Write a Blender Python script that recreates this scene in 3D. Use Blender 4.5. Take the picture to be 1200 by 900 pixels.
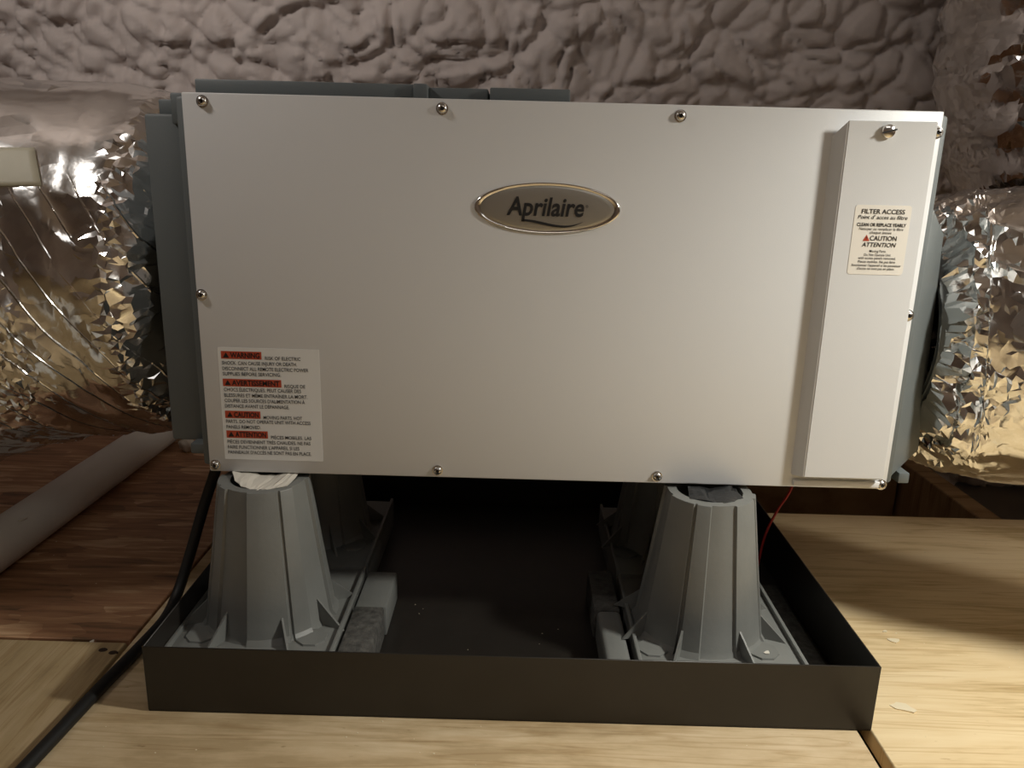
import bpy, bmesh, math, random
import numpy as np
from mathutils import Vector, Matrix
random.seed(7)
S = bpy.context.scene
COL = S.collection
for o in list(bpy.data.objects):
    bpy.data.objects.remove(o)

# ------------------------------------------------------------------ camera
CAM = Vector((-0.038, -0.779, 0.514))
PITCH, ROLL, YAW, FPX = 0.255, 0.026, 0.003, 915.0
def camera():
    c, s = math.cos(YAW), math.sin(YAW)
    r0 = Vector((c, s, 0)); f0 = Vector((-s, c, 0)); zz = Vector((0, 0, 1))
    F = f0*math.cos(PITCH) - zz*math.sin(PITCH)
    U0 = f0*math.sin(PITCH) + zz*math.cos(PITCH)
    c, s = math.cos(ROLL), math.sin(ROLL)
    R = c*r0 + s*U0; U = -s*r0 + c*U0
    cd = bpy.data.cameras.new('camera'); co = bpy.data.objects.new('camera', cd)
    m = Matrix((( R.x, U.x, -F.x, CAM.x), (R.y, U.y, -F.y, CAM.y), (R.z, U.z, -F.z, CAM.z), (0, 0, 0, 1)))
    co.matrix_world = m
    cd.sensor_fit = 'HORIZONTAL'; cd.sensor_width = 36; cd.lens = 36*FPX/1200; cd.clip_start = 0.02
    COL.objects.link(co); S.camera = co
camera()

# ------------------------------------------------------------------ world, lamps, exposure
w = bpy.data.worlds.new('world'); S.world = w; w.use_nodes = True
w.node_tree.nodes['Background'].inputs[0].default_value = (0.9, 0.92, 1.0, 1)
w.node_tree.nodes['Background'].inputs[1].default_value = 0.01
S.view_settings.view_transform = 'Standard'; S.view_settings.look = 'None'
S.view_settings.gamma = 1; S.view_settings.use_curve_mapping = False
S.view_settings.exposure = 0.0
def lamp(name, loc, power, colour, radius, aim=None, cone=90, blend=1.0):
    d = bpy.data.lights.new(name, 'SPOT' if aim else 'POINT'); d.energy = power; d.color = colour; d.shadow_soft_size = radius
    o = bpy.data.objects.new(name, d); o.location = loc; COL.objects.link(o)
    if aim:
        d.spot_size = math.radians(cone); d.spot_blend = blend
        o.rotation_euler = (Vector(aim)-Vector(loc)).to_track_quat('-Z', 'Y').to_euler()
    return o
lamp('work_lamp', (0.70, -0.285, 0.79), 31.5, (1.0, 0.975, 0.885), 0.04, (0.36, -0.42, 0.0), 142)
lamp('duct_gap_fill', (1.06, 0.20, 1.10), 9.0, (1.0, 0.95, 0.86), 0.06)  # unseen fill added above the duct gap to brighten the shaded right plywood
lamp('foam_fill', (-0.85, -0.30, 1.20), 17.0, (1.0, 0.95, 0.90), 0.06, (-0.42, 0.85, 0.62), 118)  # unseen fill spot added to brighten the back foam, spilling onto the panel's left
def ambient_fill(loc, aim, size, power, colour):
    d = bpy.data.lights.new('ambient_fill', 'AREA'); d.shape = 'RECTANGLE'; d.size = size[0]; d.size_y = size[1]; d.energy = power; d.color = colour
    o = bpy.data.objects.new('ambient_fill', d); o.location = loc; COL.objects.link(o)
    o.rotation_euler = (Vector(aim)-Vector(loc)).to_track_quat('-Z', 'Y').to_euler()
ambient_fill((0.5, -1.5, 1.80), (0.3, 0.2, 0.0), (1.1, 0.6), 3.0, (1.0, 0.98, 0.94))  # soft area light added behind the camera as general fill, no real opening

# ------------------------------------------------------------------ materials
MATS = {}
def nodes(name):
    m = bpy.data.materials.new(name); m.use_nodes = True
    nt = m.node_tree; b = nt.nodes['Principled BSDF']
    MATS[name] = m
    return m, nt, b, nt.nodes.new, nt.links.new
def ramp(nt, fac, stops):
    r = nt.nodes.new('ShaderNodeValToRGB'); e = r.color_ramp.elements
    while len(e) < len(stops): e.new(0.5)
    for k, (p, c) in enumerate(stops):
        e[k].position = p; e[k].color = (c[0], c[1], c[2], 1)
    nt.links.new(fac, r.inputs[0]); return r.outputs[0]
def coords(nt, scale=(1, 1, 1), rot=(0, 0, 0), src='Object'):
    t = nt.nodes.new('ShaderNodeTexCoord'); mp = nt.nodes.new('ShaderNodeMapping')
    nt.links.new(t.outputs[src], mp.inputs[0]); mp.inputs['Scale'].default_value = scale; mp.inputs['Rotation'].default_value = rot
    return mp.outputs[0]
def noise(nt, vec, scale, detail=4, rough=0.55, dist=0.0):
    n = nt.nodes.new('ShaderNodeTexNoise'); n.inputs['Scale'].default_value = scale; n.inputs['Detail'].default_value = detail
    n.inputs['Roughness'].default_value = rough; n.inputs['Distortion'].default_value = dist
    nt.links.new(vec, n.inputs['Vector']); return n.outputs[0]
def bump(nt, b, h, dist, strength=1.0, normal=None):
    n = nt.nodes.new('ShaderNodeBump'); n.inputs['Strength'].default_value = strength; n.inputs['Distance'].default_value = dist
    nt.links.new(h, n.inputs['Height'])
    if normal is not None: nt.links.new(normal, n.inputs['Normal'])
    nt.links.new(n.outputs[0], b.inputs['Normal'])
def plain(name, col, rough=0.5, metal=0.0, bscale=0, bdist=0.0, var=0.08, vscale=8, spec=0.5):
    m, nt, b, new, link = nodes(name)
    v = coords(nt)
    a = tuple(max(0, x*(1-var)) for x in col); c = tuple(min(1, x*(1+var)) for x in col)
    link(ramp(nt, noise(nt, v, vscale, 5), [(0.3, a), (0.7, c)]), b.inputs['Base Color'])
    b.inputs['Roughness'].default_value = rough; b.inputs['Metallic'].default_value = metal
    b.inputs['Specular IOR Level'].default_value = spec
    if bscale: bump(nt, b, noise(nt, v, bscale, 3), bdist)
    return m
def wood(name, dark, mid, light, along, stretch=9, scale=4, blot=0.25, rough=0.65, lines=0.8):
    m, nt, b, new, link = nodes(name)
    sc = (1, stretch, 1) if along == 'x' else (stretch, 1, 1)
    v = coords(nt, sc)
    g = noise(nt, v, scale*0.45, 4, 0.55, 1.6)              # broad growth bands
    fine = noise(nt, coords(nt, tuple(q*2.5 if q > 1 else q for q in sc)), scale*3, 4, 0.65, 0.4)
    blots = noise(nt, coords(nt, (1, 1.8, 1)), 16, 4, 0.65)
    mx = new('ShaderNodeMath'); mx.operation = 'MULTIPLY_ADD'; link(fine, mx.inputs[0]); mx.inputs[1].default_value = 0.30; link(g, mx.inputs[2])
    mb = new('ShaderNodeMath'); mb.operation = 'MULTIPLY_ADD'; link(blots, mb.inputs[0]); mb.inputs[1].default_value = blot; link(mx.outputs[0], mb.inputs[2])
    c0 = 0.5*(1.30+blot)
    base = ramp(nt, mb.outputs[0], [(c0-0.15, dark), (c0-0.04, mid), (c0+0.12, light)])
    ln = noise(nt, coords(nt, tuple(q*3.2 if q > 1 else 0.7 for q in sc)), 2.6, 2, 0.4, 1.2)
    lr = ramp(nt, ln, [(0.455, (1, 1, 1)), (0.485, (0.80, 0.74, 0.66)), (0.515, (1, 1, 1))])   # long thin growth lines
    ml = new('ShaderNodeMixRGB'); ml.blend_type = 'MULTIPLY'; ml.inputs[0].default_value = lines; link(base, ml.inputs[1]); link(lr, ml.inputs[2]); base = ml.outputs[0]
    sv = noise(nt, coords(nt, tuple(q*1.6 if q > 1 else 2.0 for q in sc)), 30, 2, 0.5)
    sr = ramp(nt, sv, [(0.22, (0.72, 0.66, 0.60)), (0.30, (1, 1, 1))])   # pores and small dark flecks
    mm = new('ShaderNodeMixRGB'); mm.blend_type = 'MULTIPLY'; mm.inputs[0].default_value = 1.0; link(base, mm.inputs[1]); link(sr, mm.inputs[2])
    link(mm.outputs[0], b.inputs['Base Color'])
    b.inputs['Roughness'].default_value = rough; b.inputs['Specular IOR Level'].default_value = 0.25
    bump(nt, b, mx.outputs[0], 0.0008, 0.6)
    return m
wood('plywood_right', (0.56, 0.41, 0.21), (0.74, 0.575, 0.335), (0.80, 0.645, 0.40), 'x', 7, 4, 0.10)
wood('plywood_left', (0.36, 0.26, 0.14), (0.47, 0.35, 0.19), (0.55, 0.42, 0.25), 'y', 7, 4, 0.12)
wood('plywood_middle', (0.50, 0.37, 0.21), (0.62, 0.475, 0.285), (0.72, 0.575, 0.375), 'x', 4, 6, 0.35)
wood('joist_wood', (0.20, 0.115, 0.05), (0.30, 0.185, 0.09), (0.38, 0.25, 0.13), 'x', 10, 4)
def osb():
    m, nt, b, new, link = nodes('strand_board')
    v = coords(nt, (1, 3.2, 1))
    nz = new('ShaderNodeTexNoise'); nz.inputs['Scale'].default_value = 7; link(v, nz.inputs['Vector'])
    ad = new('ShaderNodeMixRGB'); ad.blend_type = 'ADD'; ad.inputs[0].default_value = 0.18; link(v, ad.inputs[1]); link(nz.outputs[1], ad.inputs[2])
    vo = new('ShaderNodeTexVoronoi'); vo.inputs['Scale'].default_value = 12; link(ad.outputs[0], vo.inputs['Vector'])
    sp = new('ShaderNodeSeparateColor'); link(vo.outputs['Color'], sp.inputs[0])
    g = noise(nt, coords(nt, (1, 10, 1)), 10, 4)
    mx = new('ShaderNodeMath'); mx.operation = 'MULTIPLY_ADD'; link(sp.outputs[0], mx.inputs[0]); mx.inputs[1].default_value = 0.35; link(g, mx.inputs[2])
    link(ramp(nt, mx.outputs[0], [(0.34, (0.15, 0.088, 0.042)), (0.55, (0.33, 0.165, 0.085)), (0.75, (0.43, 0.235, 0.12)), (0.92, (0.66, 0.44, 0.26))]), b.inputs['Base Color'])
    b.inputs['Roughness'].default_value = 0.6
    bump(nt, b, mx.outputs[0], 0.0015, 0.7)
osb()
def foam():
    m, nt, b, new, link = nodes('spray_foam')
    v = coords(nt)
    link(ramp(nt, noise(nt, v, 3.0, 5), [(0.3, (0.52, 0.445, 0.41)), (0.7, (0.60, 0.525, 0.49))]), b.inputs['Base Color'])
    b.inputs['Roughness'].default_value = 0.8; b.inputs['Specular IOR Level'].default_value = 0.15
    bump(nt, b, noise(nt, v, 45, 4), 0.003, 0.4)
foam()
def foil(name, col, k, sc, lines):
    m, nt, b, new, link = nodes(name)
    v = coords(nt)
    geo = new('ShaderNodeNewGeometry')
    mask = ramp(nt, noise(nt, v, 5.0, 2), [(0.45, (0.0,)*3), (0.62, (1,)*3)])
    wob = new('ShaderNodeTexNoise'); wob.inputs['Scale'].default_value = 9; link(v, wob.inputs['Vector'])
    ad = new('ShaderNodeMixRGB'); ad.blend_type = 'ADD'; ad.inputs[0].default_value = 0.06; link(v, ad.inputs[1]); link(wob.outputs[1], ad.inputs[2])
    vo = new('ShaderNodeTexVoronoi'); vo.inputs['Scale'].default_value = sc; link(ad.outputs[0], vo.inputs['Vector'])
    sb = new('ShaderNodeVectorMath'); sb.operation = 'SUBTRACT'; link(vo.outputs['Color'], sb.inputs[0]); sb.inputs[1].default_value = (0.5,)*3
    ms = new('ShaderNodeVectorMath'); ms.operation = 'MULTIPLY'; link(sb.outputs[0], ms.inputs[0]); link(mask, ms.inputs[1])
    sl = new('ShaderNodeVectorMath'); sl.operation = 'SCALE'; link(ms.outputs[0], sl.inputs[0]); sl.inputs['Scale'].default_value = k
    a2 = new('ShaderNodeVectorMath'); a2.operation = 'ADD'; link(geo.outputs['Normal'], a2.inputs[0]); link(sl.outputs[0], a2.inputs[1])
    nn = new('ShaderNodeVectorMath'); nn.operation = 'NORMALIZE'; link(a2.outputs[0], nn.inputs[0])
    b.inputs['Base Color'].default_value = (*col, 1); b.inputs['Metallic'].default_value = 1.0
    link(ramp(nt, noise(nt, v, 10, 3), [(0.35, (0.10,)*3), (0.7, (0.22,)*3)]), b.inputs['Roughness'])
    h = noise(nt, v, 40, 3, 0.5)
    if lines:                       # fine straight ridges where the foil is stretched over the reinforcing threads
        dt = new('ShaderNodeVectorMath'); dt.operation = 'DOT_PRODUCT'; link(v, dt.inputs[0]); dt.inputs[1].default_value = lines
        ma = new('ShaderNodeMath'); ma.operation = 'MULTIPLY_ADD'; link(noise(nt, v, 7, 2), ma.inputs[0]); ma.inputs[1].default_value = 0.55; link(dt.outputs['Value'], ma.inputs[2])
        fr = new('ShaderNodeMath'); fr.operation = 'FRACT'; link(ma.outputs[0], fr.inputs[0])
        rd = ramp(nt, fr.outputs[0], [(0.455, (0,)*3), (0.5, (1,)*3), (0.545, (0,)*3)])
        mk = ramp(nt, noise(nt, v, 6, 1), [(0.36, (0.0,)*3), (0.48, (1,)*3)])
        mm = new('ShaderNodeMath'); mm.operation = 'MULTIPLY'; link(rd, mm.inputs[0]); link(mk, mm.inputs[1])
        sx = new('ShaderNodeSeparateXYZ'); link(v, sx.inputs[0]); mr = new('ShaderNodeMapRange'); link(sx.outputs[2], mr.inputs[0])
        for q_, val in ((1, 0.04), (2, 0.11), (3, 1.0), (4, 0.0)): mr.inputs[q_].default_value = val
        m4 = new('ShaderNodeMath'); m4.operation = 'MULTIPLY'; link(mm.outputs[0], m4.inputs[0]); link(mr.outputs[0], m4.inputs[1]); mm = m4
        m3 = new('ShaderNodeMath'); m3.operation = 'MULTIPLY_ADD'; link(h, m3.inputs[0]); m3.inputs[1].default_value = 0.25; link(mm.outputs[0], m3.inputs[2]); h = m3.outputs[0]
        bump(nt, b, h, 0.003, 0.8, nn.outputs[0])
    else:
        bump(nt, b, h, 0.0015, 0.5, nn.outputs[0])
foil('foil_left', (0.80, 0.79, 0.77), 0.40, 44, (33, 2, 20))
foil('foil_right', (0.84, 0.83, 0.81), 0.40, 40, None)
plain('white_paint', (0.685, 0.69, 0.695), 0.33, 0, 900, 0.00006, 0.012, 3)
plain('housing_plastic', (0.125, 0.14, 0.142), 0.48, 0, 300, 0.0001, 0.05)
plain('riser_plastic', (0.19, 0.195, 0.185), 0.42, 0, 200, 0.00015, 0.10, 14)
plain('rubber_dust', (0.085, 0.082, 0.075), 0.8, 0, 160, 0.002, 0.45, 120)
plain('pan_metal', (0.020, 0.017, 0.014), 0.38, 0, 120, 0.0001, 0.12, 20)
plain('chrome', (0.80, 0.78, 0.74), 0.14, 1.0)
plain('screw_steel', (0.62, 0.60, 0.57), 0.24, 1.0)
plain('socket_dark', (0.03, 0.03, 0.03), 0.5, 0.6)
plain('badge_face', (0.42, 0.40, 0.36), 0.36, 0.75, 0, 0, 0.02)
plain('ink', (0.010, 0.010, 0.011), 0.5)
plain('label_paper', (0.80, 0.76, 0.685), 0.5, 0, 0, 0, 0.015)
plain('label_grey', (0.705, 0.705, 0.69), 0.42, 0, 0, 0, 0.012)
plain('label_red', (0.46, 0.065, 0.028), 0.45)
plain('pvc', (0.78, 0.765, 0.71), 0.32, 0, 0, 0, 0.03)
plain('cable_black', (0.008, 0.008, 0.008), 0.55)
plain('wire_red', (0.42, 0.02, 0.015), 0.4)
plain('tape_beige', (0.40, 0.37, 0.28), 0.55, 0, 60, 0.0005, 0.04)
plain('paper_white', (0.72, 0.68, 0.60), 0.6)
plain('film_black', (0.02, 0.021, 0.022), 0.22, 0, 60, 0.002)
plain('chip_wood', (0.80, 0.70, 0.50), 0.7)
plain('hole_brown', (0.035, 0.018, 0.010), 0.8)
plain('joist_steel', (0.30, 0.31, 0.28), 0.5)
plain('plaster_dark', (0.16, 0.13, 0.10), 0.9, 0, 20, 0.004)

# ------------------------------------------------------------------ object helpers
def link(name, me, mat, parent=None, base=None, smooth=None):
    o = bpy.data.objects.new(name, me); COL.objects.link(o)
    if mat: me.materials.append(MATS[mat])
    if smooth is not None:
        for p in me.polygons: p.use_smooth = True
        if smooth < 180: me.set_sharp_from_angle(angle=math.radians(smooth))
    if parent is not None: o.parent = parent
    return o
def tag(o, label, cat, group=None):
    o['label'] = label; o['category'] = cat
    if group: o['group'] = group
    return o
def thing(name, loc, label, cat, group=None):
    o = bpy.data.objects.new(name, None); o.location = loc; o.empty_display_size = 0.05; COL.objects.link(o)
    return tag(o, label, cat, group)
def struct(o): o['kind'] = 'structure'; return o
def mesh_of(bm, name='mesh'):
    me = bpy.data.meshes.new(name); bm.normal_update(); bm.to_mesh(me); bm.free(); return me
def grid_mesh(V, nu, nv, close_v=False):
    """V: (nu*nv,3) -> quad grid mesh; v wraps when close_v"""
    me = bpy.data.meshes.new('grid')
    iu = np.arange(nu-1)[:, None]; jv = np.arange(nv if close_v else nv-1)[None, :]
    j2 = (jv+1) % nv
    f = np.stack([iu*nv+jv, (iu+1)*nv+jv, (iu+1)*nv+j2, iu*nv+j2], -1).reshape(-1, 4)
    me.vertices.add(len(V)); me.vertices.foreach_set('co', np.asarray(V, np.float32).ravel())
    me.loops.add(f.size); me.loops.foreach_set('vertex_index', f.ravel().astype(np.int32))
    me.polygons.add(len(f)); me.polygons.foreach_set('loop_start', np.arange(0, f.size, 4, dtype=np.int32))
    me.update(calc_edges=True); me.validate(); return me
def bx(bm, lo, hi, bev=0.0, seg=2):
    r = bmesh.ops.create_cube(bm, size=1.0)
    lo, hi = Vector(lo), Vector(hi); c = (lo+hi)/2; s = hi-lo
    for v in r['verts']: v.co = Vector((v.co.x*s.x, v.co.y*s.y, v.co.z*s.z)) + c
    if bev:
        es = list({e for v in r['verts'] for e in v.link_edges})
        bmesh.ops.bevel(bm, geom=es, offset=bev, segments=seg, affect='EDGES', profile=0.5)
def box(name, lo, hi, mat, parent=None, bev=0.0, off=(0, 0, 0), seg=2):
    bm = bmesh.new(); o = Vector(off)
    bx(bm, Vector(lo)-o, Vector(hi)-o, bev, seg)
    return link(name, mesh_of(bm), mat, parent, smooth=40 if bev else None)
def prism(bm, front, back):
    a = [bm.verts.new(p) for p in front]; b = [bm.verts.new(p) for p in back]; n = len(a)
    bm.faces.new(a); bm.faces.new(b[::-1])
    for i in range(n): bm.faces.new((a[i], b[i], b[(i+1) % n], a[(i+1) % n]))
    bmesh.ops.recalc_face_normals(bm, faces=bm.faces[:])
def lathe(bm, prof, n, M=None):
    """prof: (r, h) list, revolved about local z, open ended unless r==0"""
    rings = []
    for r, h in prof:
        if r < 1e-7: rings.append([bm.verts.new((0, 0, h))])
        else: rings.append([bm.verts.new((r*math.cos(2*math.pi*k/n), r*math.sin(2*math.pi*k/n), h)) for k in range(n)])
    fs = []
    for A, B in zip(rings, rings[1:]):
        for k in range(n):
            a, b_ = A[k % len(A)], A[(k+1) % len(A)]; c, d = B[(k+1) % len(B)], B[k % len(B)]
            vs = []
            for v in (a, b_, c, d):
                if v not in vs: vs.append(v)
            if len(vs) > 2: fs.append(bm.faces.new(vs))
    vs = [v for R in rings for v in R]
    if M is not None: bmesh.ops.transform(bm, matrix=M, verts=vs)
    return fs
def catmull(pts, n):
    P = [np.array(p, float) for p in pts]; P = [2*P[0]-P[1]] + P + [2*P[-1]-P[-2]]
    out = []
    m = len(P)-3
    for i in range(n):
        t = i/(n-1)*m; k = min(int(t), m-1); t -= k
        a, b, c, d = P[k:k+4]
        out.append(0.5*((2*b)+(-a+c)*t+(2*a-5*b+4*c-d)*t*t+(-a+3*b-3*c+d)*t**3))
    return np.array(out)
def frames(C):
    T = np.gradient(C, axis=0); T /= np.linalg.norm(T, axis=1)[:, None]
    N = np.zeros_like(T); up = np.array([0, 0, 1.0]) if abs(T[0][2]) < 0.9 else np.array([0, 1.0, 0])
    n = np.cross(T[0], np.cross(up, T[0])); n /= np.linalg.norm(n); N[0] = n
    for i in range(1, len(T)):
        n = N[i-1]-T[i]*np.dot(N[i-1], T[i]); N[i] = n/np.linalg.norm(n)
    return T, N, np.cross(T, N)
def tube(name, pts, r, mat, n=60, m=12, parent=None, off=(0, 0, 0), caps=True):
    C = catmull(pts, n)-np.array(off); T, N, B = frames(C)
    a = np.arange(m)/m*2*np.pi
    V = C[:, None, :]+r*(np.cos(a)[None, :, None]*N[:, None, :]+np.sin(a)[None, :, None]*B[:, None, :])
    me = grid_mesh(V.reshape(-1, 3), n, m, True)
    bm = bmesh.new(); bm.from_mesh(me); bm.verts.ensure_lookup_table()
    if caps:
        bm.faces.new([bm.verts[i] for i in range(m)]); bm.faces.new([bm.verts[(n-1)*m+i] for i in range(m)][::-1])
    bmesh.ops.recalc_face_normals(bm, faces=bm.faces[:])
    bm.to_mesh(me); bm.free()
    return link(name, me, mat, parent, smooth=60)
# numpy noise
def hsh(i, j, k, s):
    h = (i*374761393 + j*668265263 + k*2147483647 + s*1274126177) & 0xFFFFFFFF
    h = ((h ^ (h >> 13))*1274126177) & 0xFFFFFFFF
    h = ((h ^ (h >> 15))*2246822519) & 0xFFFFFFFF
    return ((h ^ (h >> 16)) & 0xFFFFFF)/float(0xFFFFFF)
def vnoise(P, s=0):
    I = np.floor(P).astype(np.int64); F = P-I; F = F*F*(3-2*F); out = 0
    for a in (0, 1):
        for b in (0, 1):
            for c in (0, 1):
                wgt = (F[:, 0] if a else 1-F[:, 0])*(F[:, 1] if b else 1-F[:, 1])*(F[:, 2] if c else 1-F[:, 2])
                out = out+wgt*hsh(I[:, 0]+a, I[:, 1]+b, I[:, 2]+c, s)
    return out*2-1
def worley(P, s=0):
    I = np.floor(P).astype(np.int64); d1 = np.full(len(P), 9.0); d2 = d1.copy(); cid = np.zeros(len(P))
    for a in (-1, 0, 1):
        for b in (-1, 0, 1):
            for c in (-1, 0, 1):
                J = I+np.array([a, b, c]); q = [hsh(J[:, 0], J[:, 1], J[:, 2], s+t) for t in (1, 2, 3)]
                d = np.sqrt(sum((J[:, t]+q[t]-P[:, t])**2 for t in range(3)))
                n1 = d < d1
                d2 = np.where(n1, d1, np.minimum(d2, d)); cid = np.where(n1, hsh(J[:, 0], J[:, 1], J[:, 2], s+9), cid); d1 = np.where(n1, d, d1)
    return d1, d2, cid

# ------------------------------------------------------------------ setting: floor and its sheets
FL = struct(box('floor', (-2.2, -2.6, -0.24), (2.2, 1.1, -0.20), 'plaster_dark'))
def sheet(x0, x1, y0, y1, mat):
    return box('plywood_sheet', (x0, y0, -0.019), (x1, y1, 0), mat, FL, 0.0012, seg=1)
A = sheet(-2.1, -0.466, -2.5, -0.006, 'plywood_left')
sheet(-0.462, 0.308, -2.5, 0.40, 'plywood_middle')
sheet(0.3215, 2.0, -2.5, 0.405, 'plywood_right')
sheet(-2.1, -0.4655, -0.001, 0.93, 'strand_board')
sheet(-0.462, 0.30, 0.405, 0.93, 'strand_board')
for x in (-1.45, -0.85, -0.46, 0.30, 0.775, 1.38):
    box('floor_joist', (x-0.02, -2.5, -0.20), (x+0.02, 0.95, -0.0195), 'joist_wood', FL, 0.002, seg=1)
box('cross_joist', (0.325, 0.72, -0.20), (0.75, 0.76, -0.035), 'joist_wood', FL, 0.002, seg=1)
box('cross_joist', (0.80, 0.50, -0.20), (1.35, 0.54, -0.09), 'joist_wood', FL, 0.002, seg=1)
box('metal_plate', (0.80, 0.42, -0.075), (0.90, 0.495, -0.07), 'joist_steel', FL)
for px, py in ((-0.4715, -0.026), (-0.485, -0.0215)):
    bm = bmesh.new(); lathe(bm, [(0, 0.0006), (0.0042, 0.0006), (0.0050, -0.001)], 12, Matrix.Translation((px, py, 0)) @ Matrix.Diagonal((1.1, 0.8, 1, 1)))
    link('screw_head', mesh_of(bm), 'hole_brown', FL)

# foam roof slope behind and coarse foam shell round the attic
def foam_surface(name, corner, eu, ev, lu, lv, step, amp, seed):
    nu, nv = int(lu/step)+1, int(lv/step)+1
    u = np.linspace(0, lu, nu)[:, None]; v = np.linspace(0, lv, nv)[None, :]
    eu, ev = np.array(eu, float), np.array(ev, float); nrm = np.cross(eu, ev); nrm /= np.linalg.norm(nrm)
    P = (np.array(corner)+u[..., None]*eu+v[..., None]*ev).reshape(-1, 3)
    Q = P+0.035*np.stack([vnoise(P*9+7*k, seed+k) for k in range(3)], 1)
    big = np.clip((P[:, 0]-0.05)/0.5, 0, 1)                       # plumper lumps towards the right end
    a1, a2, _ = worley(Q/np.array([0.13, 0.13, 0.11]), seed+11)
    Q2 = Q+0.012*np.stack([vnoise(P*26+9*k, seed+30+k) for k in range(3)], 1)
    b1, b2, bi = worley(Q2/np.array([0.055, 0.064, 0.050]), seed+21)
    Q3 = Q2+0.006*np.stack([vnoise(P*60+3*k, seed+50+k) for k in range(3)], 1)
    c1, c2, ci = worley(Q3/np.array([0.024, 0.03, 0.020]), seed+41)
    lump = lambda d1: np.sqrt(np.clip(1-(d1/0.95)**2, 0, 1))
    crack = lambda d1, d2, w_: 1-np.exp(-(d2-d1)/w_)
    h = 0.024*lump(a1)+0.012*crack(a1, a2, 0.12)+0.010*lump(b1)+0.016*crack(b1, b2, 0.16)*(0.5+0.5*bi)+0.010*bi+(0.009-0.006*big)*crack(c1, c2, 0.2)*ci+0.035*vnoise(P*2.6, seed+5)
    V = P+nrm*(amp*(h-0.06))[:, None]
    return struct(link(name, grid_mesh(V, nu, nv), 'spray_foam', smooth=180))
foam_surface('wall_back', (-2.2, 1.06, -0.2), (1, 0, 0), (0, -0.287, 0.958), 2.0+2.3, 1.35, 0.006, 1.0, 3)
foam_surface('ceiling', (-2.2, 0.70, 1.05), (1, 0, 0), (0, -0.93, 0.367), 4.4, 3.6, 0.06, 1.0, 4)
foam_surface('wall_left', (-2.1, -2.6, -0.2), (0, 1, 0), (0, 0, 1), 3.7, 2.6, 0.06, 1.0, 5)
foam_surface('wall_right', (2.1, 1.1, -0.2), (0, -1, 0), (0, 0, 1), 3.7, 2.6, 0.06, 1.0, 6)
foam_surface('wall_front', (2.2, -2.5, -0.2), (-1, 0, 0), (0, 0, 1), 4.4, 2.6, 0.06, 1.0, 7)

# ------------------------------------------------------------------ dehumidifier
D0 = Vector((0, 0.22, 0.206))
DH = thing('dehumidifier', D0, 'boxy dehumidifier with plain off-white front panel standing on grey risers in the black pan', 'dehumidifier')
def dp(name, bm, mat, parent=DH, smooth=40, label=None):
    bmesh.ops.translate(bm, verts=bm.verts[:], vec=-D0)
    o = link(name, mesh_of(bm), mat, parent, smooth=smooth)
    if label: o['label'] = label
    return o
bm = bmesh.new()
bx(bm, (-0.36, 0.0, 0.206), (0.36, 0.012, 0.587), 0.0016)
dp('front_panel', bm, 'white_paint', label='off-white painted metal front panel')
# filter access door, raised, sloped left flank
bm = bmesh.new()
prism(bm, [(0.2665, -0.012, 0.2215), (0.3495, -0.012, 0.2215), (0.3495, -0.012, 0.5765), (0.2665, -0.012, 0.5765)],
      [(0.2565, 0.001, 0.2200), (0.3515, 0.001, 0.2200), (0.3515, 0.001, 0.5780), (0.2565, 0.001, 0.5620)])
bmesh.ops.bevel(bm, geom=bm.edges[:], offset=0.0009, segments=2, affect='EDGES')
dp('filter_door', bm, 'white_paint', label='tall narrow raised filter access door')
# trim strip along the foot of the door
bm = bmesh.new(); bx(bm, (0.260, -0.0035, 0.2085), (0.352, 0.001, 0.2150), 0.0012)
dp('door_sill', bm, 'white_paint')
# housing
bm = bmesh.new()
bx(bm, (-0.372, 0.013, 0.2075), (0.372, 0.36, 0.585), 0.004)
# left end cap
bx(bm, (-0.4185, 0.046, 0.224), (-0.370, 0.36, 0.570), 0.003)
bx(bm, (-0.392, 0.030, 0.214), (-0.370, 0.36, 0.226), 0.002)
bx(bm, (-0.388, 0.040, 0.560), (-0.366, 0.36, 0.590), 0.002)
# right end cap, flank sloped backwards
prism(bm, [(0.370, 0.016, 0.214), (0.370, 0.016, 0.500), (0.370, 0.36, 0.500), (0.370, 0.36, 0.214)],
      [(0.428, 0.075, 0.226), (0.412, 0.065, 0.470), (0.412, 0.36, 0.470), (0.428, 0.36, 0.226)])
dp('housing', bm, 'housing_plastic', label='grey moulded plastic body behind the panel')
def sub(name, lo, hi, bev=0.0015, mat='housing_plastic'):
    bm = bmesh.new(); bx(bm, lo, hi, bev); return dp(name, bm, mat)
sub('corner_lug', (-0.413, 0.070, 0.570), (-0.388, 0.30, 0.586))
sub('corner_lug', (0.384, 0.024, 0.204), (0.396, 0.08, 0.216))
sub('top_rib', (-0.366, 0.05, 0.584), (-0.146, 0.30, 0.6045))
sub('top_rib', (-0.146, 0.042, 0.584), (-0.132, 0.30, 0.6045))
sub('top_rib', (-0.132, 0.055, 0.584), (-0.072, 0.30, 0.6025))
sub('top_rib', (-0.070, 0.045, 0.584), (0.010, 0.30, 0.6028))
for sx, xx, zz in ((-1, -0.418, 0.40), (1, 0.42, 0.355)):
    bm = bmesh.new()
    lathe(bm, [(0.112, 0), (0.112, 0.055), (0.116, 0.058), (0.118, 0.055), (0.118, 0)], 40, Matrix.Translation((xx-sx*0.003, 0.20 if sx < 0 else 0.165, zz)) @ Matrix.Rotation(sx*math.pi/2, 4, 'Y'))
    dp('duct_collar', bm, 'housing_plastic')
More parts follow.
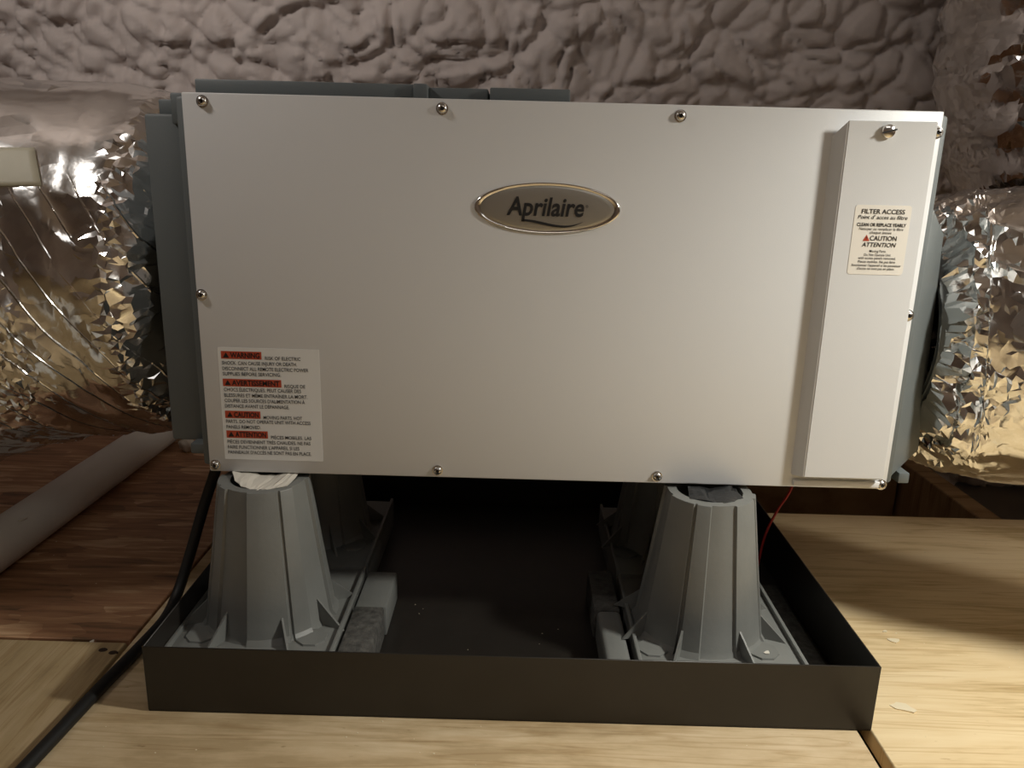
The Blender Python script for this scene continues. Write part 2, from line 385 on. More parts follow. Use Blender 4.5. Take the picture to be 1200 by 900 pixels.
# screws
def screw(x, z, r=0.0046, y=-0.0002, hexed=True):
    M = Matrix.Translation((x, y, z)) @ Matrix.Rotation(math.pi/2, 4, 'X')
    bm = bmesh.new()
    lathe(bm, [(r*1.25, 0), (r*1.25, 0.0006), (r, 0.0008), (r*0.97, 0.0022), (r*0.8, 0.0034), (r*0.45, 0.0039), (r*0.42, 0.0022), (0, 0.0021)], 18, M)
    s = dp('screw', bm, 'screw_steel')
    bm = bmesh.new(); lathe(bm, [(r*0.4, 0.0023), (0, 0.00235)], 6, M)
    dp('socket', bm, 'socket_dark').parent = s
    return s
for x, z in ((-0.340, 0.579), (-0.113, 0.578), (0.112, 0.577), (0.3555, 0.568), (0.3548, 0.393), (0.354, 0.2115), (0.116, 0.214), (-0.117, 0.214), (-0.3535, 0.2135), (-0.3545, 0.395)):
    screw(x, z)
bm = bmesh.new(); M = Matrix.Translation((0.3035, -0.012, 0.567)) @ Matrix.Rotation(math.pi/2, 4, 'X')
lathe(bm, [(0.0062, 0), (0.0064, 0.0025), (0.0058, 0.0042), (0.0035, 0.0054), (0, 0.0057)], 24, M)
ts = dp('door_screw', bm, 'chrome', label='larger slotted chrome screw')
bm = bmesh.new(); bx(bm, (-0.0066, -0.0007, 0.0040), (0.0066, 0.0007, 0.00585)); bmesh.ops.transform(bm, matrix=M @ Matrix.Rotation(0.25, 4, 'Z'), verts=bm.verts[:])
dp('slot', bm, 'socket_dark').parent = ts

# --- lettering
def glyphs(body, x0, z0, width, cap, bold=0.0, shear=0.0, align='L'):
    """flat text facing -y: left edge x0 (or centre), baseline z0, stretched to width and cap height; returns verts (x,z), faces"""
    cu = bpy.data.curves.new('t', 'FONT'); cu.body = body; cu.size = 1; cu.offset = bold; cu.shear = 0; cu.resolution_u = 3; cu.fill_mode = 'FRONT'
    ob = bpy.data.objects.new('t', cu); COL.objects.link(ob)
    dg = bpy.context.evaluated_depsgraph_get(); ev = ob.evaluated_get(dg); me = ev.to_mesh()
    V = np.array([v.co[:2] for v in me.vertices]) if len(me.vertices) else np.zeros((0, 2)); Fs = [tuple(p.vertices) for p in me.polygons]
    ev.to_mesh_clear(); bpy.data.objects.remove(ob); bpy.data.curves.remove(cu)
    lo, hi = V[:, 0].min(), V[:, 0].max(); s = cap/0.70
    X = (V[:, 0]-lo)/(hi-lo)*width; Z = V[:, 1]*s
    X = X+shear*Z
    if align == 'C': X = X-width/2
    return [(x0+a, z0+b) for a, b in zip(X, Z)], Fs
def print_part(name, pieces, y, mat, parent, label=None):
    vs, fs = [], []
    for v, f in pieces:
        k = len(vs); vs += [(a-D0.x, y-D0.y, b-D0.z) for a, b in v]; fs += [tuple(i+k for i in q) for q in f]
    me = bpy.data.meshes.new(name); me.from_pydata(vs, [], fs); me.update()
    o = link(name, me, mat, parent)
    if label: o['label'] = label
    return o
def quad(x0, z0, x1, z1): return ([(x0, z0), (x1, z0), (x1, z1), (x0, z1)], [(0, 1, 2, 3)])
def tri(cx, zb, wd, ht): return ([(cx-wd/2, zb), (cx+wd/2, zb), (cx, zb+ht)], [(0, 1, 2)])
def rounded(x0, z0, x1, z1, r, n=5):
    p = []
    for cx, cz, a0 in ((x1-r, z0+r, -90), (x1-r, z1-r, 0), (x0+r, z1-r, 90), (x0+r, z0+r, 180)):
        for k in range(n+1):
            a = math.radians(a0+90*k/n); p.append((cx+r*math.cos(a), cz+r*math.sin(a)))
    return p
def sticker(name, outline, y, th, mat, label):
    bm = bmesh.new(); prism(bm, [(a, y-th, b) for a, b in outline], [(a, y, b) for a, b in outline])
    return dp(name, bm, mat, smooth=None, label=label)
WL = sticker('warning_label', rounded(-0.3425, 0.2205, -0.2385, 0.3415, 0.0005, 1), 0.0, 0.0003, 'label_grey', 'square safety sticker with four red word bands')
X0, Z1, ZS = -0.3385, 0.3415, 0.000164
rows = [(97, [('WARNING', 0.0415), ('RISK OF ELECTRIC', 0.0445, 0.0365)]), (147, 'SHOCK. CAN CAUSE INJURY OR DEATH.', .077), (183, 'DISCONNECT ALL REMOTE ELECTRIC POWER', .0885), (217, 'SUPPLIES BEFORE SERVICING.', .060),
        (275, [('AVERTISSEMENT', 0.0605), ('RISQUE DE', 0.0630, 0.0215)]), (320, 'CHOCS ÉLECTRIQUES. PEUT CAUSER DES', .080), (357, 'BLESSURES ET MÊME ENTRAÎNER LA MORT.', .0865), (392, "COUPER LES SOURCES D'ALIMENTATION À", .0835), (428, 'DISTANCE AVANT LE DÉPANNAGE.', .067),
        (485, [('CAUTION', 0.0370), ('MOVING PARTS. HOT', 0.0395, 0.0405)]), (530, 'PARTS. DO NOT OPERATE UNIT WITH ACCESS', .0885), (567, 'PANELS REMOVED.', .0360),
        (617, [('ATTENTION', 0.0435), ('PIÈCES MOBILES. LAS', 0.0462, 0.0425)]), (667, 'PIÈCES DEVIENNENT TRÈS CHAUDES. NE PAS', .0875), (703, "FAIRE FUNCTIONNER L'APPAREIL SI LES", .0755), (738, "PANNEAUX D'ACCÈS NE SONT PAS EN PLACE.", .088)]
letters = []; bands = []
for row in rows:
    zc = Z1-(row[0]-50)*ZS
    if isinstance(row[1], list):
        (word, bw), (txt, tx, tw) = row[1]
        bands.append(quad(X0-0.0006, zc-0.0040, X0-0.0006+bw, zc+0.0040))
        letters.append(tri(X0+0.0045, zc-0.0027, 0.0062, 0.0054))
        letters.append(glyphs(word, X0+0.0088, zc-0.0027, bw-0.0112, 0.0054, 0.025))
        letters.append(glyphs(txt, X0+tx, zc-0.0042, tw, 0.0036, 0.008))
    else:
        letters.append(glyphs(row[1], X0, zc-0.0019, row[2], 0.0037, 0.008))
for b_ in bands: print_part('red_band', [b_], -0.0005, 'label_red', WL)
print_part('lettering', letters, -0.0007, 'ink', WL)
FLB = sticker('filter_label', rounded(0.2832, 0.4340, 0.3370, 0.5000, 0.0028), -0.012, 0.0003, 'label_paper', 'small cream sticker about filter access on the door')
KX = 0.000107; CX = 0.3101
def fl(txt, yc, wd, cap, bold=0.0, sh=0.0, dx=0.0):
    return glyphs(txt, CX+dx, 0.5000-(yc-150)*KX-cap*KX/2, wd*KX, cap*KX, bold, sh, 'C')
print_part('lettering', [fl('FILTER ACCESS', 205, 385, 40, 0.012), fl("Point d' acces au filtre", 255, 440, 34, 0.004, 0.22), fl('CLEAN OR REPLACE YEARLY', 322, 440, 29, 0.025),
    fl('Nettoyer ou remplacer le filtre', 358, 395, 24, 0.004, 0.2), fl('chaque annee', 390, 195, 24, 0.004, 0.2), fl('CAUTION', 440, 240, 41, 0.010, 0, 0.0035), fl('ATTENTION', 498, 300, 38, 0.012, 0.2, -0.0003),
    fl('Moving Parts.', 555, 150, 22, 0.008), fl('Do Not Operate Unit', 588, 240, 22, 0.008), fl('with access panels removed.', 617, 340, 22, 0.008), fl('Pieces mobiles. Ne pas faire', 650, 335, 22, 0.008, 0.2),
    fl("fonctionner l'appareil si les panneaux", 682, 445, 22, 0.008, 0.2), fl("d'acces ne sont pas en place.", 712, 340, 22, 0.008, 0.2)], -0.0126, 'ink', FLB)
zt = 0.5000-(440-150)*KX-27*KX
print_part('warning_triangle', [tri(CX-0.0128, zt, 0.0066, 0.0060)], -0.0126, 'label_red', FLB)
print_part('exclamation_mark', [quad(CX-0.0131, zt+0.0019, CX-0.0125, zt+0.0042), quad(CX-0.0131, zt+0.0008, CX-0.0125, zt+0.0014)], -0.0128, 'ink', FLB)
# oval badge
BX, BZ, RX, RZ = -0.0105, 0.4885, 0.0712, 0.0246
def ell_lathe(prof, n=72):
    bm = bmesh.new(); rings = []
    for rx, rz, h in prof:
        rings.append([bm.verts.new((BX+rx*math.cos(2*math.pi*k/n), -h, BZ+rz*math.sin(2*math.pi*k/n))) for k in range(n)])
    for A_, B_ in zip(rings, rings[1:]):
        for k in range(n): bm.faces.new((A_[k], A_[(k+1) % n], B_[(k+1) % n], B_[k]))
    return bm, rings
t = 0.0042
bm, rg = ell_lathe([(RX, RZ, -0.0003), (RX, RZ, 0.0008), (RX-0.0006, RZ-0.0005, 0.0016), (RX-0.0020, RZ-0.0014, 0.0021), (RX-0.0038, RZ-0.0024, 0.0017), (RX-0.0058, RZ-0.0034, 0.0008)])
bmesh.ops.recalc_face_normals(bm, faces=bm.faces[:])
NB = dp('name_badge', bm, 'chrome', smooth=50, label='oval chrome-rimmed nameplate with black lettering')
bm, rg = ell_lathe([(RX-0.0054, RZ-0.0032, 0.0006), (RX-0.0085, RZ-0.0040, 0.0012), (RX-0.012, RZ-0.0050, 0.0015), (RX*0.5, RZ*0.5, 0.0018)])
bm.faces.new(rg[-1]); bmesh.ops.recalc_face_normals(bm, faces=bm.faces[:])
dp('badge_face', bm, 'badge_face', NB, smooth=50)
sw = []
for k in range(25):
    q = k/24; x = BX-0.0235+q*0.0585
    z = BZ-0.0118-0.0052*math.sin(min(q/0.68, 1.0)*math.pi/2)**2+(0.0048*((q-0.68)/0.32)**2 if q > 0.68 else 0); th = 0.0023*math.sin(math.pi*(0.25+0.75*q))**0.8+0.0002
    sw += [(x, z-th/2), (x, z+th/2)]
print_part('swoosh', [(sw, [(2*k, 2*k+2, 2*k+3, 2*k+1) for k in range(24)])], -0.0023, 'ink', NB)
print_part('lettering', [glyphs('Aprilaire', BX-0.0395, BZ-0.0068, 0.0745, 0.0172, 0.022, 0.16), glyphs('®', BX+0.0372, BZ+0.0015, 0.0026, 0.0026)], -0.0023, 'ink', NB)

# ------------------------------------------------------------------ drain pan
P0 = Vector((-0.034, 0.145, 0.0))
PX0, PX1, PY0, PY1, PH = -0.389, 0.321, -0.12, 0.40, 0.072
PAN = thing('drain_pan', P0, 'black square-cornered metal drip pan lying on the plywood under the dehumidifier', 'drip pan')
def pan_part(name, lo, hi, bev=0.0004):
    return box(name, lo, hi, 'pan_metal', PAN, bev, P0, 1)
pan_part('pan_floor', (PX0, PY0, 0.0), (PX1, PY1, 0.002))
pan_part('front_wall', (PX0, PY0-0.0006, 0.002), (PX1, PY0+0.001, PH)); pan_part('back_wall', (PX0, PY1-0.0016, 0.002), (PX1, PY1, PH))
pan_part('side_wall', (PX0, PY0+0.001, 0.002), (PX0+0.0016, PY1-0.0016, PH)); pan_part('side_wall', (PX1-0.0016, PY0+0.001, 0.002), (PX1, PY1-0.0016, PH))

# ------------------------------------------------------------------ risers
def riser(loc, rot, label, base):
    T_ = thing('equipment_riser', loc, label, 'riser', 'plastic risers in the pan')
    z0, z1, rb, rt = 0.040, 0.198, 0.069, 0.0475
    # body outline: raised and recessed bands, each quarter the same
    prof = []
    for qd in range(4):
        b0 = qd*90+rot
        for a, dr in ((0, -0.0032), (1.2, 0.0), (12, 0.0), (25, 0), (37, 0.0), (38.2, -0.0026), (40.6, -0.0026), (41.6, 0.0), (50, 0), (58, 0.0), (59.2, -0.0032), (69, -0.0032), (80, -0.0032)):
            prof.append((math.radians(b0+a), dr))
    def pt(a, r, z): return (r*math.sin(a), -r*math.cos(a), z)
    bm = bmesh.new(); rings = []
    for r, z, kd in ((rb+0.004, z0, 1.2), (rb, z0+0.006, 1), ((rb+rt)/2, (z0+z1)/2, 1), (rt, z1, 1), (rt-0.0006, z1+0.0012, 0.9), (rt-0.013, z1+0.0012, 0), (rt-0.013, z1-0.012, 0), (rb-0.02, z0+0.02, 0)):
        rings.append([bm.verts.new(pt(a, r+dr*kd, z)) for a, dr in prof])
    n = len(prof)
    for A_, B_ in zip(rings, rings[1:]):
        for k in range(n): bm.faces.new((A_[k], A_[(k+1) % n], B_[(k+1) % n], B_[k]))
    bmesh.ops.recalc_face_normals(bm, faces=bm.faces[:])
    link('riser_body', mesh_of(bm), 'riser_plastic', T_, smooth=24)
    bm = bmesh.new()
    bx(bm, (base[0], -0.108, 0.0), (base[1], 0.098, 0.040), 0.0015)
    bx(bm, (base[1]-0.004, -0.108, 0.036), (base[1], 0.098, 0.045), 0.0008); bx(bm, (base[0], -0.108, 0.036), (base[0]+0.004, 0.098, 0.045), 0.0008)
    link('base_plate', mesh_of(bm), 'riser_plastic', T_, smooth=40)
    for a in (-68, -27, 27, 68, 112, 153, 207, 248):
        ar = math.radians(a); d = Vector((math.sin(ar), -math.cos(ar), 0)); s = Vector((math.cos(ar), math.sin(ar), 0))*0.0011
        p = [d*(rb-0.004)+Vector((0, 0, 0.0395)), d*(rb+0.026)+Vector((0, 0, 0.0395)), d*(rb-0.007)+Vector((0, 0, 0.070))]
        bm = bmesh.new(); prism(bm, [q-s for q in p], [q+s for q in p]); link('gusset', mesh_of(bm), 'riser_plastic', T_)
    for a in (-48, 48):
        ar = math.radians(a); bm = bmesh.new()
        lathe(bm, [(0.0165, 0.0395), (0.016, 0.042), (0, 0.0422)], 8, Matrix.Translation((0.078*math.sin(ar), -0.078*math.cos(ar), 0)) @ Matrix.Rotation(0.39+ar, 4, 'Z'))
        link('foot_pad', mesh_of(bm), 'riser_plastic', T_, smooth=20)
    return T_
riser((-0.302, 0.0, 0.002), -5, 'front left grey plastic cone riser under the panel corner with warning sticker', (-0.085, 0.087))
riser((0.1725, -0.002, 0.002), 21, 'front right grey plastic cone riser brightly lit from the right', (-0.077, 0.096))
riser((-0.302, 0.215, 0.002), 40, 'rear left grey plastic riser in the dark under the dehumidifier', (-0.085, 0.087))
riser((0.1725, 0.215, 0.002), 66, 'rear right grey plastic riser in the dark under the dehumidifier', (-0.077, 0.096))
# loose blocks beside the risers
t = thing('support_block', (-0.195, 0.0, 0.002), 'dusty grey block in the pan right of the left riser', 'block')
bm = bmesh.new(); bx(bm, (-0.018, -0.105, 0), (0.016, 0.015, 0.040), 0.003); link('bar', mesh_of(bm), 'rubber_dust', t, smooth=40)
bm = bmesh.new(); bx(bm, (-0.018, 0.017, 0), (0.018, 0.10, 0.038), 0.003); link('end_block', mesh_of(bm), 'riser_plastic', t, smooth=40)
t = thing('support_block', (0.078, 0.0, 0.002), 'grey rounded bar in the pan left of the right riser', 'block')
bm = bmesh.new(); bx(bm, (-0.015, -0.105, 0), (0.0125, 0.022, 0.039), 0.006, 3); link('bar', mesh_of(bm), 'riser_plastic', t, smooth=50)
bm = bmesh.new(); bx(bm, (-0.017, 0.025, 0), (0.0125, 0.12, 0.037), 0.002); link('end_block', mesh_of(bm), 'rubber_dust', t, smooth=40)
tag(box('rubber_strip', (0.292, -0.10, 0.002), (0.312, 0.15, 0.009), 'rubber_dust', None, 0.001), 'dark speckled rubber strip along the inside of the right pan wall', 'strip')
# shims between risers and dehumidifier
for i, (x, y) in enumerate(((-0.302, 0.038), (0.1725, 0.038), (-0.302, 0.215), (0.1725, 0.215))):
    tag(box('rubber_pad', (x-0.028, y-0.012, 0.2008), (x+0.028, y+0.020, 0.2076), 'film_black', None, 0.001),
        ('black rubber pad between left front riser and dehumidifier', 'black rubber pad between right front riser and dehumidifier', 'black rubber pad on the rear left riser', 'black rubber pad on the rear right riser')[i], 'pad', 'rubber pads on the risers')
def folded(name, pts, mat, label, cat, th=0.0008):
    """strip of folded sheet: list of (bottom point, top point)"""
    bm = bmesh.new()
    lo = [bm.verts.new(a) for a, b in pts]; hi = [bm.verts.new(b) for a, b in pts]
    for k in range(len(pts)-1): bm.faces.new((lo[k], lo[k+1], hi[k+1], hi[k]))
    bmesh.ops.subdivide_edges(bm, edges=bm.edges[:], cuts=2, use_grid_fill=True)
    for v in bm.verts: v.co += Vector((random.uniform(-1, 1), random.uniform(-1, 1), random.uniform(-1, 1)))*0.0007
    bmesh.ops.solidify(bm, geom=bm.faces[:], thickness=th)
    return tag(link(name, mesh_of(bm), mat), label, cat)
folded('folded_paper', [((-0.326, -0.020, 0.2045), (-0.336, 0.000, 0.2060)), ((-0.316, -0.030, 0.2025), (-0.322, 0.004, 0.2050)), ((-0.302, -0.037, 0.2012), (-0.306, 0.004, 0.2022)), ((-0.295, -0.036, 0.2012), (-0.292, 0.006, 0.2016)), ((-0.284, -0.033, 0.2022), (-0.276, 0.004, 0.2058)), ((-0.270, -0.026, 0.2020), (-0.266, 0.008, 0.2056))],
       'paper_white', 'scrap of folded white paper poking out on top of the left riser', 'paper')
folded('plastic_scrap', [((0.146, -0.028, 0.2010), (0.148, -0.004, 0.2050)), ((0.162, -0.036, 0.2030), (0.160, -0.002, 0.2050)), ((0.172, -0.036, 0.2010), (0.172, 0.000, 0.2020)), ((0.180, -0.038, 0.2015), (0.194, 0.000, 0.2056)), ((0.203, -0.028, 0.2008), (0.200, -0.002, 0.2030))],
       'film_black', 'torn black plastic film poking out on top of the right riser', 'plastic')

# ------------------------------------------------------------------ ducts
def duct(name, pts, rad, mat, n, m, dispf, label, seed=0):
    rng = np.random.default_rng(seed)
    C = catmull(pts, 400); T, N, B = frames(C)
    s = np.concatenate([[0], np.cumsum(np.linalg.norm(np.diff(C, axis=0), axis=1))])
    # vertices jittered in length and angle so that the flat facets are irregular like creased foil
    du = s[-1]/(n-1)
    SS = np.repeat(np.linspace(0, s[-1], n), m); AA = np.tile(np.arange(m)/m*2*np.pi, n)
    AA = AA+(np.repeat(np.arange(n) % 2, m)*0.5)*2*np.pi/m
    jit = np.repeat(((np.arange(n) > 0) & (np.arange(n) < n-1)).astype(float), m)
    SS = SS+jit*rng.uniform(-0.42, 0.42, n*m)*du; AA = AA+jit*rng.uniform(-0.42, 0.42, n*m)*2*np.pi/m
    it = lambda X: np.stack([np.interp(SS, s, X[:, k]) for k in range(3)], 1)
    Nr = np.cos(AA)[:, None]*it(N)+np.sin(AA)[:, None]*it(B)
    R = np.interp(s, [q for q, _ in rad], [q for _, q in rad])
    P = it(C)+np.interp(SS, s, R)[:, None]*Nr
    V = P+Nr*dispf(P, SS, AA, rng)[:, None]
    base = Vector(C[0]); V = V-np.array(base)
    fs = []
    i = np.arange(n-1)[:, None]; j = np.arange(m)[None, :]; j2 = (j+1) % m
    q0, q1, q2, q3 = i*m+j, (i+1)*m+j, (i+1)*m+j2, i*m+j2
    odd = np.broadcast_to((i % 2) == 1, q0.shape if q0.shape == q2.shape else (n-1, m))
    q0, q1, q2, q3 = [np.broadcast_to(x, (n-1, m)) for x in (q0, q1, q2, q3)]
    t1 = np.where(odd[..., None], np.stack([q0, q2, q1], -1), np.stack([q0, q3, q1], -1))
    t2 = np.where(odd[..., None], np.stack([q0, q3, q2], -1), np.stack([q3, q2, q1], -1))
    f = np.concatenate([t1.reshape(-1, 3), t2.reshape(-1, 3)]).astype(np.int32)
    me = bpy.data.meshes.new(name)
    me.vertices.add(len(V)); me.vertices.foreach_set('co', V.astype(np.float32).ravel())
    me.loops.add(f.size); me.loops.foreach_set('vertex_index', f.ravel())
    me.polygons.add(len(f)); me.polygons.foreach_set('loop_start', np.arange(0, f.size, 3, dtype=np.int32))
    me.update(calc_edges=True); me.validate()
    bm = bmesh.new(); bm.from_mesh(me); bmesh.ops.recalc_face_normals(bm, faces=bm.faces[:]); bm.to_mesh(me); bm.free()
    o = thing(name, base, label, 'duct')
    link('duct_jacket', me, mat, o, smooth=13)
    return o, (C, T, N, B, s, R)
def crease(P, s):  # crisp straight-edged wrinkles
    return 1-np.abs(vnoise(P, s))*2
def ridges(P, across, along, f1, f2, seed):
    """narrow wrinkles running along one direction"""
    ac, al = np.array(across, float), np.array(along, float); ac /= np.linalg.norm(ac); al /= np.linalg.norm(al)
    th = np.cross(ac, al)
    Q = np.stack([P@ac*f1, P@al*f2, P@th*f2], 1)
    Q = Q+0.25*np.stack([vnoise(P*14+k, seed+k) for k in range(3)], 1)
    return np.clip(1-np.abs(vnoise(Q, seed+7))*1.6, 0, 1)**2
def left_disp(P, S_, A_, rng):
    d = 0.010*vnoise(P*5, 61)+0.004*vnoise(P*12, 62)
    taut = np.clip((P[:, 2]-0.45)/0.05, 0, 1)*np.clip((-0.455-P[:, 0])/0.03, 0, 1)      # taut upper left stretch
    rough = 1-0.92*taut
    blob = np.clip((vnoise(P*6.5, 67)-0.05)*3, 0, 1)
    band = np.exp(-((P[:, 0]+0.462)/0.018)**2)*np.clip((0.56-P[:, 2])/0.04, 0, 1)
    d += 0.006*rough*ridges(P, (0.86, 0, 0.51), (0.51, 0, -0.86), 34, 6, 70)
    d += 0.006*rough*ridges(P, (0.3, 0, 0.95), (0.95, 0, -0.3), 34, 8, 80)*np.clip((P[:, 2]-0.40)/0.08, 0, 1)
    d += rng.uniform(-1, 1, len(P))*rough*(0.0002+0.0022*np.maximum(band, 0.55*blob))
    d += np.clip(S_/0.008, 0, 1)*np.exp(-(S_/0.03)**2)*(0.006*np.sin(A_*13+2*vnoise(P*8, 65))+0.008*vnoise(P*30, 66)+0.002*rng.uniform(-1, 1, len(P)))
    return d
LD, LF = duct('insulated_duct', [(-0.4235, 0.232, 0.40), (-0.47, 0.232, 0.40), (-0.54, 0.230, 0.397), (-0.65, 0.21, 0.386), (-0.82, 0.155, 0.36), (-1.05, 0.05, 0.33), (-1.40, -0.15, 0.32), (-1.85, -0.45, 0.32)],
     [(0, 0.150), (0.003, 0.170), (0.015, 0.190), (0.04, 0.207), (0.08, 0.215), (0.2, 0.225), (2, 0.235)], 'foil_left', 300, 230, left_disp,
     'silver foil insulated duct running off left, with a beige tape patch')
def right_disp(P, S_, A_, rng):
    d = 0.010*vnoise(P*5, 81)+0.005*vnoise(P*13, 82)
    m2 = np.clip(S_/0.006, 0, 1)*np.exp(-(S_/0.035)**2)
    d += m2*(0.010*np.sin(A_*11+4*vnoise(P*7, 86))+0.016*vnoise(P*24, 87)+0.003*rng.uniform(-1, 1, len(P)))
    # pleats fanning out from the tied end, then long diagonal wrinkles
    d += np.exp(-((S_-0.06)/0.06)**2)*0.009*np.abs(np.sin(A_*12+3.0*vnoise(P*6, 88)))
    d += 0.007*ridges(P, (0.5, 0, 0.86), (0.86, 0, -0.5), 32, 6, 100)
    blob = np.clip((vnoise(P*6.5, 89)-0.05)*3, 0, 1)
    d += rng.uniform(-1, 1, len(P))*(0.0004+0.0018*np.maximum(blob, np.exp(-(S_/0.07)**2)))
    return d
RD, RF = duct('insulated_duct', [(0.4185, 0.165, 0.348), (0.455, 0.165, 0.348), (0.51, 0.152, 0.351), (0.59, 0.105, 0.363), (0.70, 0.045, 0.388), (0.85, -0.03, 0.425), (1.05, -0.12, 0.46), (1.40, -0.30, 0.48), (1.90, -0.55, 0.48)],
     [(0, 0.112), (0.004, 0.126), (0.025, 0.146), (0.06, 0.158), (0.10, 0.164), (0.2, 0.174), (3, 0.182)], 'foil_right', 340, 180, right_disp,
     'silver foil insulated duct at right, crumpled where it joins the dehumidifier')
def rise_disp(P, S_, A_, rng):
    d = 0.012*vnoise(P*4.5, 91)+0.004*vnoise(P*13, 92)
    ph = (P[:, 2]-0.28*P[:, 0]+0.03*vnoise(P*5, 94))/0.066
    d += 0.008*np.abs(np.sin(np.pi*ph))*np.clip(0.55+0.9*vnoise(P*4, 95), 0.15, 1)
    d += 0.005*ridges(P, (-0.35, 0, 0.94), (0.94, 0, 0.35), 26, 5, 110)
    d += rng.uniform(-1, 1, len(P))*0.0010*np.clip((vnoise(P*8, 96))*3, 0.1, 1)
    return d
UD, UF = duct('insulated_duct', [(1.9, 0.52, 0.45), (1.5, 0.52, 0.45), (1.12, 0.51, 0.46), (0.90, 0.50, 0.55), (0.825, 0.49, 0.74), (0.815, 0.48, 0.98), (0.81, 0.47, 1.12)],
     [(0, 0.205), (3, 0.215)], 'foil_right', 300, 200, rise_disp,
     'dark creased foil duct rising out of the frame behind the right-hand duct')
# tape patch on the left duct
def patch(F_, s0, s1, a0, a1, lift, mat, parent, name, n=10, m=10):
    C, T, N, B, s, R = F_; V = []
    for i in range(n):
        for j in range(m):
            ss = s0+(s1-s0)*i/(n-1)-0.010*(j/(m-1)); a = math.radians(a0+(a1-a0)*j/(m-1))
            c = np.array([np.interp(ss, s, C[:, k]) for k in range(3)]); nn = np.array([np.interp(ss, s, N[:, k]) for k in range(3)]); bb = np.array([np.interp(ss, s, B[:, k]) for k in range(3)])
            V.append(c+(np.interp(ss, s, R)+lift)*(math.cos(a)*nn+math.sin(a)*bb)-C[0])
    me = grid_mesh(np.array(V), n, m)
    o = link(name, me, mat, parent, smooth=180); md = o.modifiers.new('solid', 'SOLIDIFY'); md.thickness = 0.0008; md.offset = 1
    return o
TAPE = patch(LF, 0.125, 0.20, 308, 296.5, 0.0035, 'tape_beige', LD, 'tape_patch'); TAPE['label'] = 'beige tape patch'

# ------------------------------------------------------------------ pipe, cables
t = thing('plastic_pipe', (-0.714, 0.2, 0.0), 'off-white plastic drain pipe lying on the reddish board under the left duct', 'pipe')
bm = bmesh.new()
lathe(bm, [(0.0, -1.1), (0.0315, -1.1), (0.0315, 0.66), (0.0, 0.66)], 48, Matrix.Translation((0, 0, 0.0317)) @ Matrix.Rotation(-math.pi/2, 4, 'X'))
link('pipe_wall', mesh_of(bm), 'pvc', t, smooth=40)
bm = bmesh.new(); bmesh.ops.create_icosphere(bm, subdivisions=2, radius=1)
for v in bm.verts: v.co = Vector((0.020+v.co.x*0.003, -0.015+v.co.y*0.007, 0.0565+v.co.z*0.0025)) + Vector((0, v.co.x*0.004, -v.co.y*0.001))
link('glue_drip', mesh_of(bm), 'pvc', t, smooth=180)
tag(tube('power_cable', [(-0.475, -0.60, 0.0065), (-0.468, -0.35, 0.0065), (-0.456, -0.20, 0.0065), (-0.449, -0.10, 0.0065), (-0.443, -0.03, 0.0065), (-0.440, 0.03, 0.0065), (-0.444, 0.075, 0.012), (-0.436, 0.10, 0.05), (-0.418, 0.115, 0.115), (-0.402, 0.125, 0.165), (-0.392, 0.13, 0.205)], 0.0066, 'cable_black', 90, 10),
    'black power cable running along the floor past the left end of the pan', 'cable')
tag(tube('red_wire', [(0.322, 0.155, 0.2075), (0.322, 0.155, 0.175), (0.318, 0.153, 0.143), (0.302, 0.150, 0.112), (0.290, 0.150, 0.075), (0.284, 0.150, 0.012)], 0.0017, 'wire_red', 40, 8),
    'thin red wire hanging from the dehumidifier into the pan right of the bright riser', 'wire')

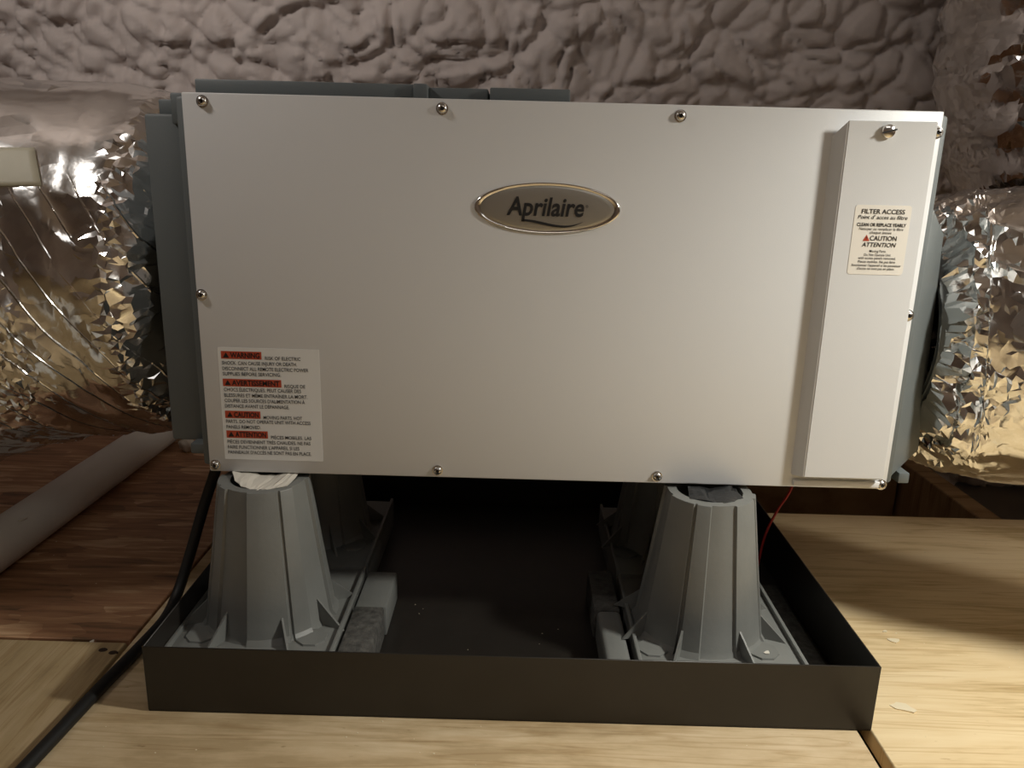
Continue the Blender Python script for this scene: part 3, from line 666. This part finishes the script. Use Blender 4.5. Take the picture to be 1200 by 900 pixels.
# ------------------------------------------------------------------ crumbs
def chip(x, y, z, L, Wd, rz, label, mat='chip_wood', name='wood_chip', cat='wood chip'):
    bm = bmesh.new(); n = 9; top = []
    for k in range(n):
        a = 2*math.pi*k/n; r = 1+0.22*math.sin(3*a+L*900)
        top.append((L/2*r*math.cos(a), Wd/2*r*math.sin(a)))
    prism(bm, [(a, b, 0.0012+0.0010*(a/L)) for a, b in top], [(a*0.95, b*0.95, 0) for a, b in top])
    o = link(name, mesh_of(bm), mat); o.location = (x, y, z); o.rotation_euler = (0, 0, rz)
    return tag(o, label, cat)
chip(0.370, -0.083, 0, 0.024, 0.013, -0.45, 'largest pale wood chip on the plywood right of the pan corner')
chip(0.4175, 0.040, 0, 0.0135, 0.009, -0.25, 'small pale wood chip beside the right pan wall')
chip(0.4155, 0.059, 0, 0.0055, 0.004, 0.2, 'tiny pale wood crumb behind the small chip beside the right pan wall')
chip(-0.505, -0.0065, 0, 0.005, 0.004, 0.3, 'tiny white crumb on the seam between reddish board and pale plywood', 'paper_white', 'foam_crumb', 'crumb')
chip(0.2325, -0.060, 0.0442, 0.006, 0.005, 0.3, 'white crumb on the base of the right riser', 'paper_white', 'foam_crumb', 'crumb')
bm = bmesh.new(); bmesh.ops.create_icosphere(bm, subdivisions=3, radius=1)
for v in bm.verts:
    k = 1+0.25*math.sin(7*v.co.x+3*v.co.z)*math.cos(6*v.co.y+1); v.co = Vector((v.co.x*0.016*k, v.co.y*0.012*k, v.co.z*0.013*k+0.0125))
o = link('foam_crumb', mesh_of(bm), 'paper_white', smooth=180); o.location = (-0.655, 0.62, 0)
tag(o, 'pale lump of foam on the reddish board beside the far end of the pipe', 'crumb')
# dust specks in the pan and on the boards
bm = bmesh.new()
for k in range(150):
    if k < 12: x, y, z = random.uniform(-0.17, 0.06), random.uniform(-0.1, 0.1), 0.002
    elif k < 100: x, y, z = random.uniform(0.35, 0.9), random.uniform(-0.3, 0.38), 0.0
    elif k < 125: x, y, z = random.uniform(-0.42, 0.30), random.uniform(-0.24, -0.125), 0.0
    else: x, y, z = random.uniform(-0.9, -0.48), random.uniform(0.02, 0.5), 0.0
    r = random.uniform(0.0003, 0.0009)
    q = bmesh.ops.create_icosphere(bm, subdivisions=1, radius=r)
    for v in q['verts']: v.co = Vector((v.co.x*random.uniform(1, 1.6)+x, v.co.y+y, v.co.z*0.5+z+r*0.4))
o = link('dust_specks', mesh_of(bm), 'chip_wood'); o['kind'] = 'stuff'
tag(o, 'pale dust specks scattered over the plywood and pan floor', 'dust')
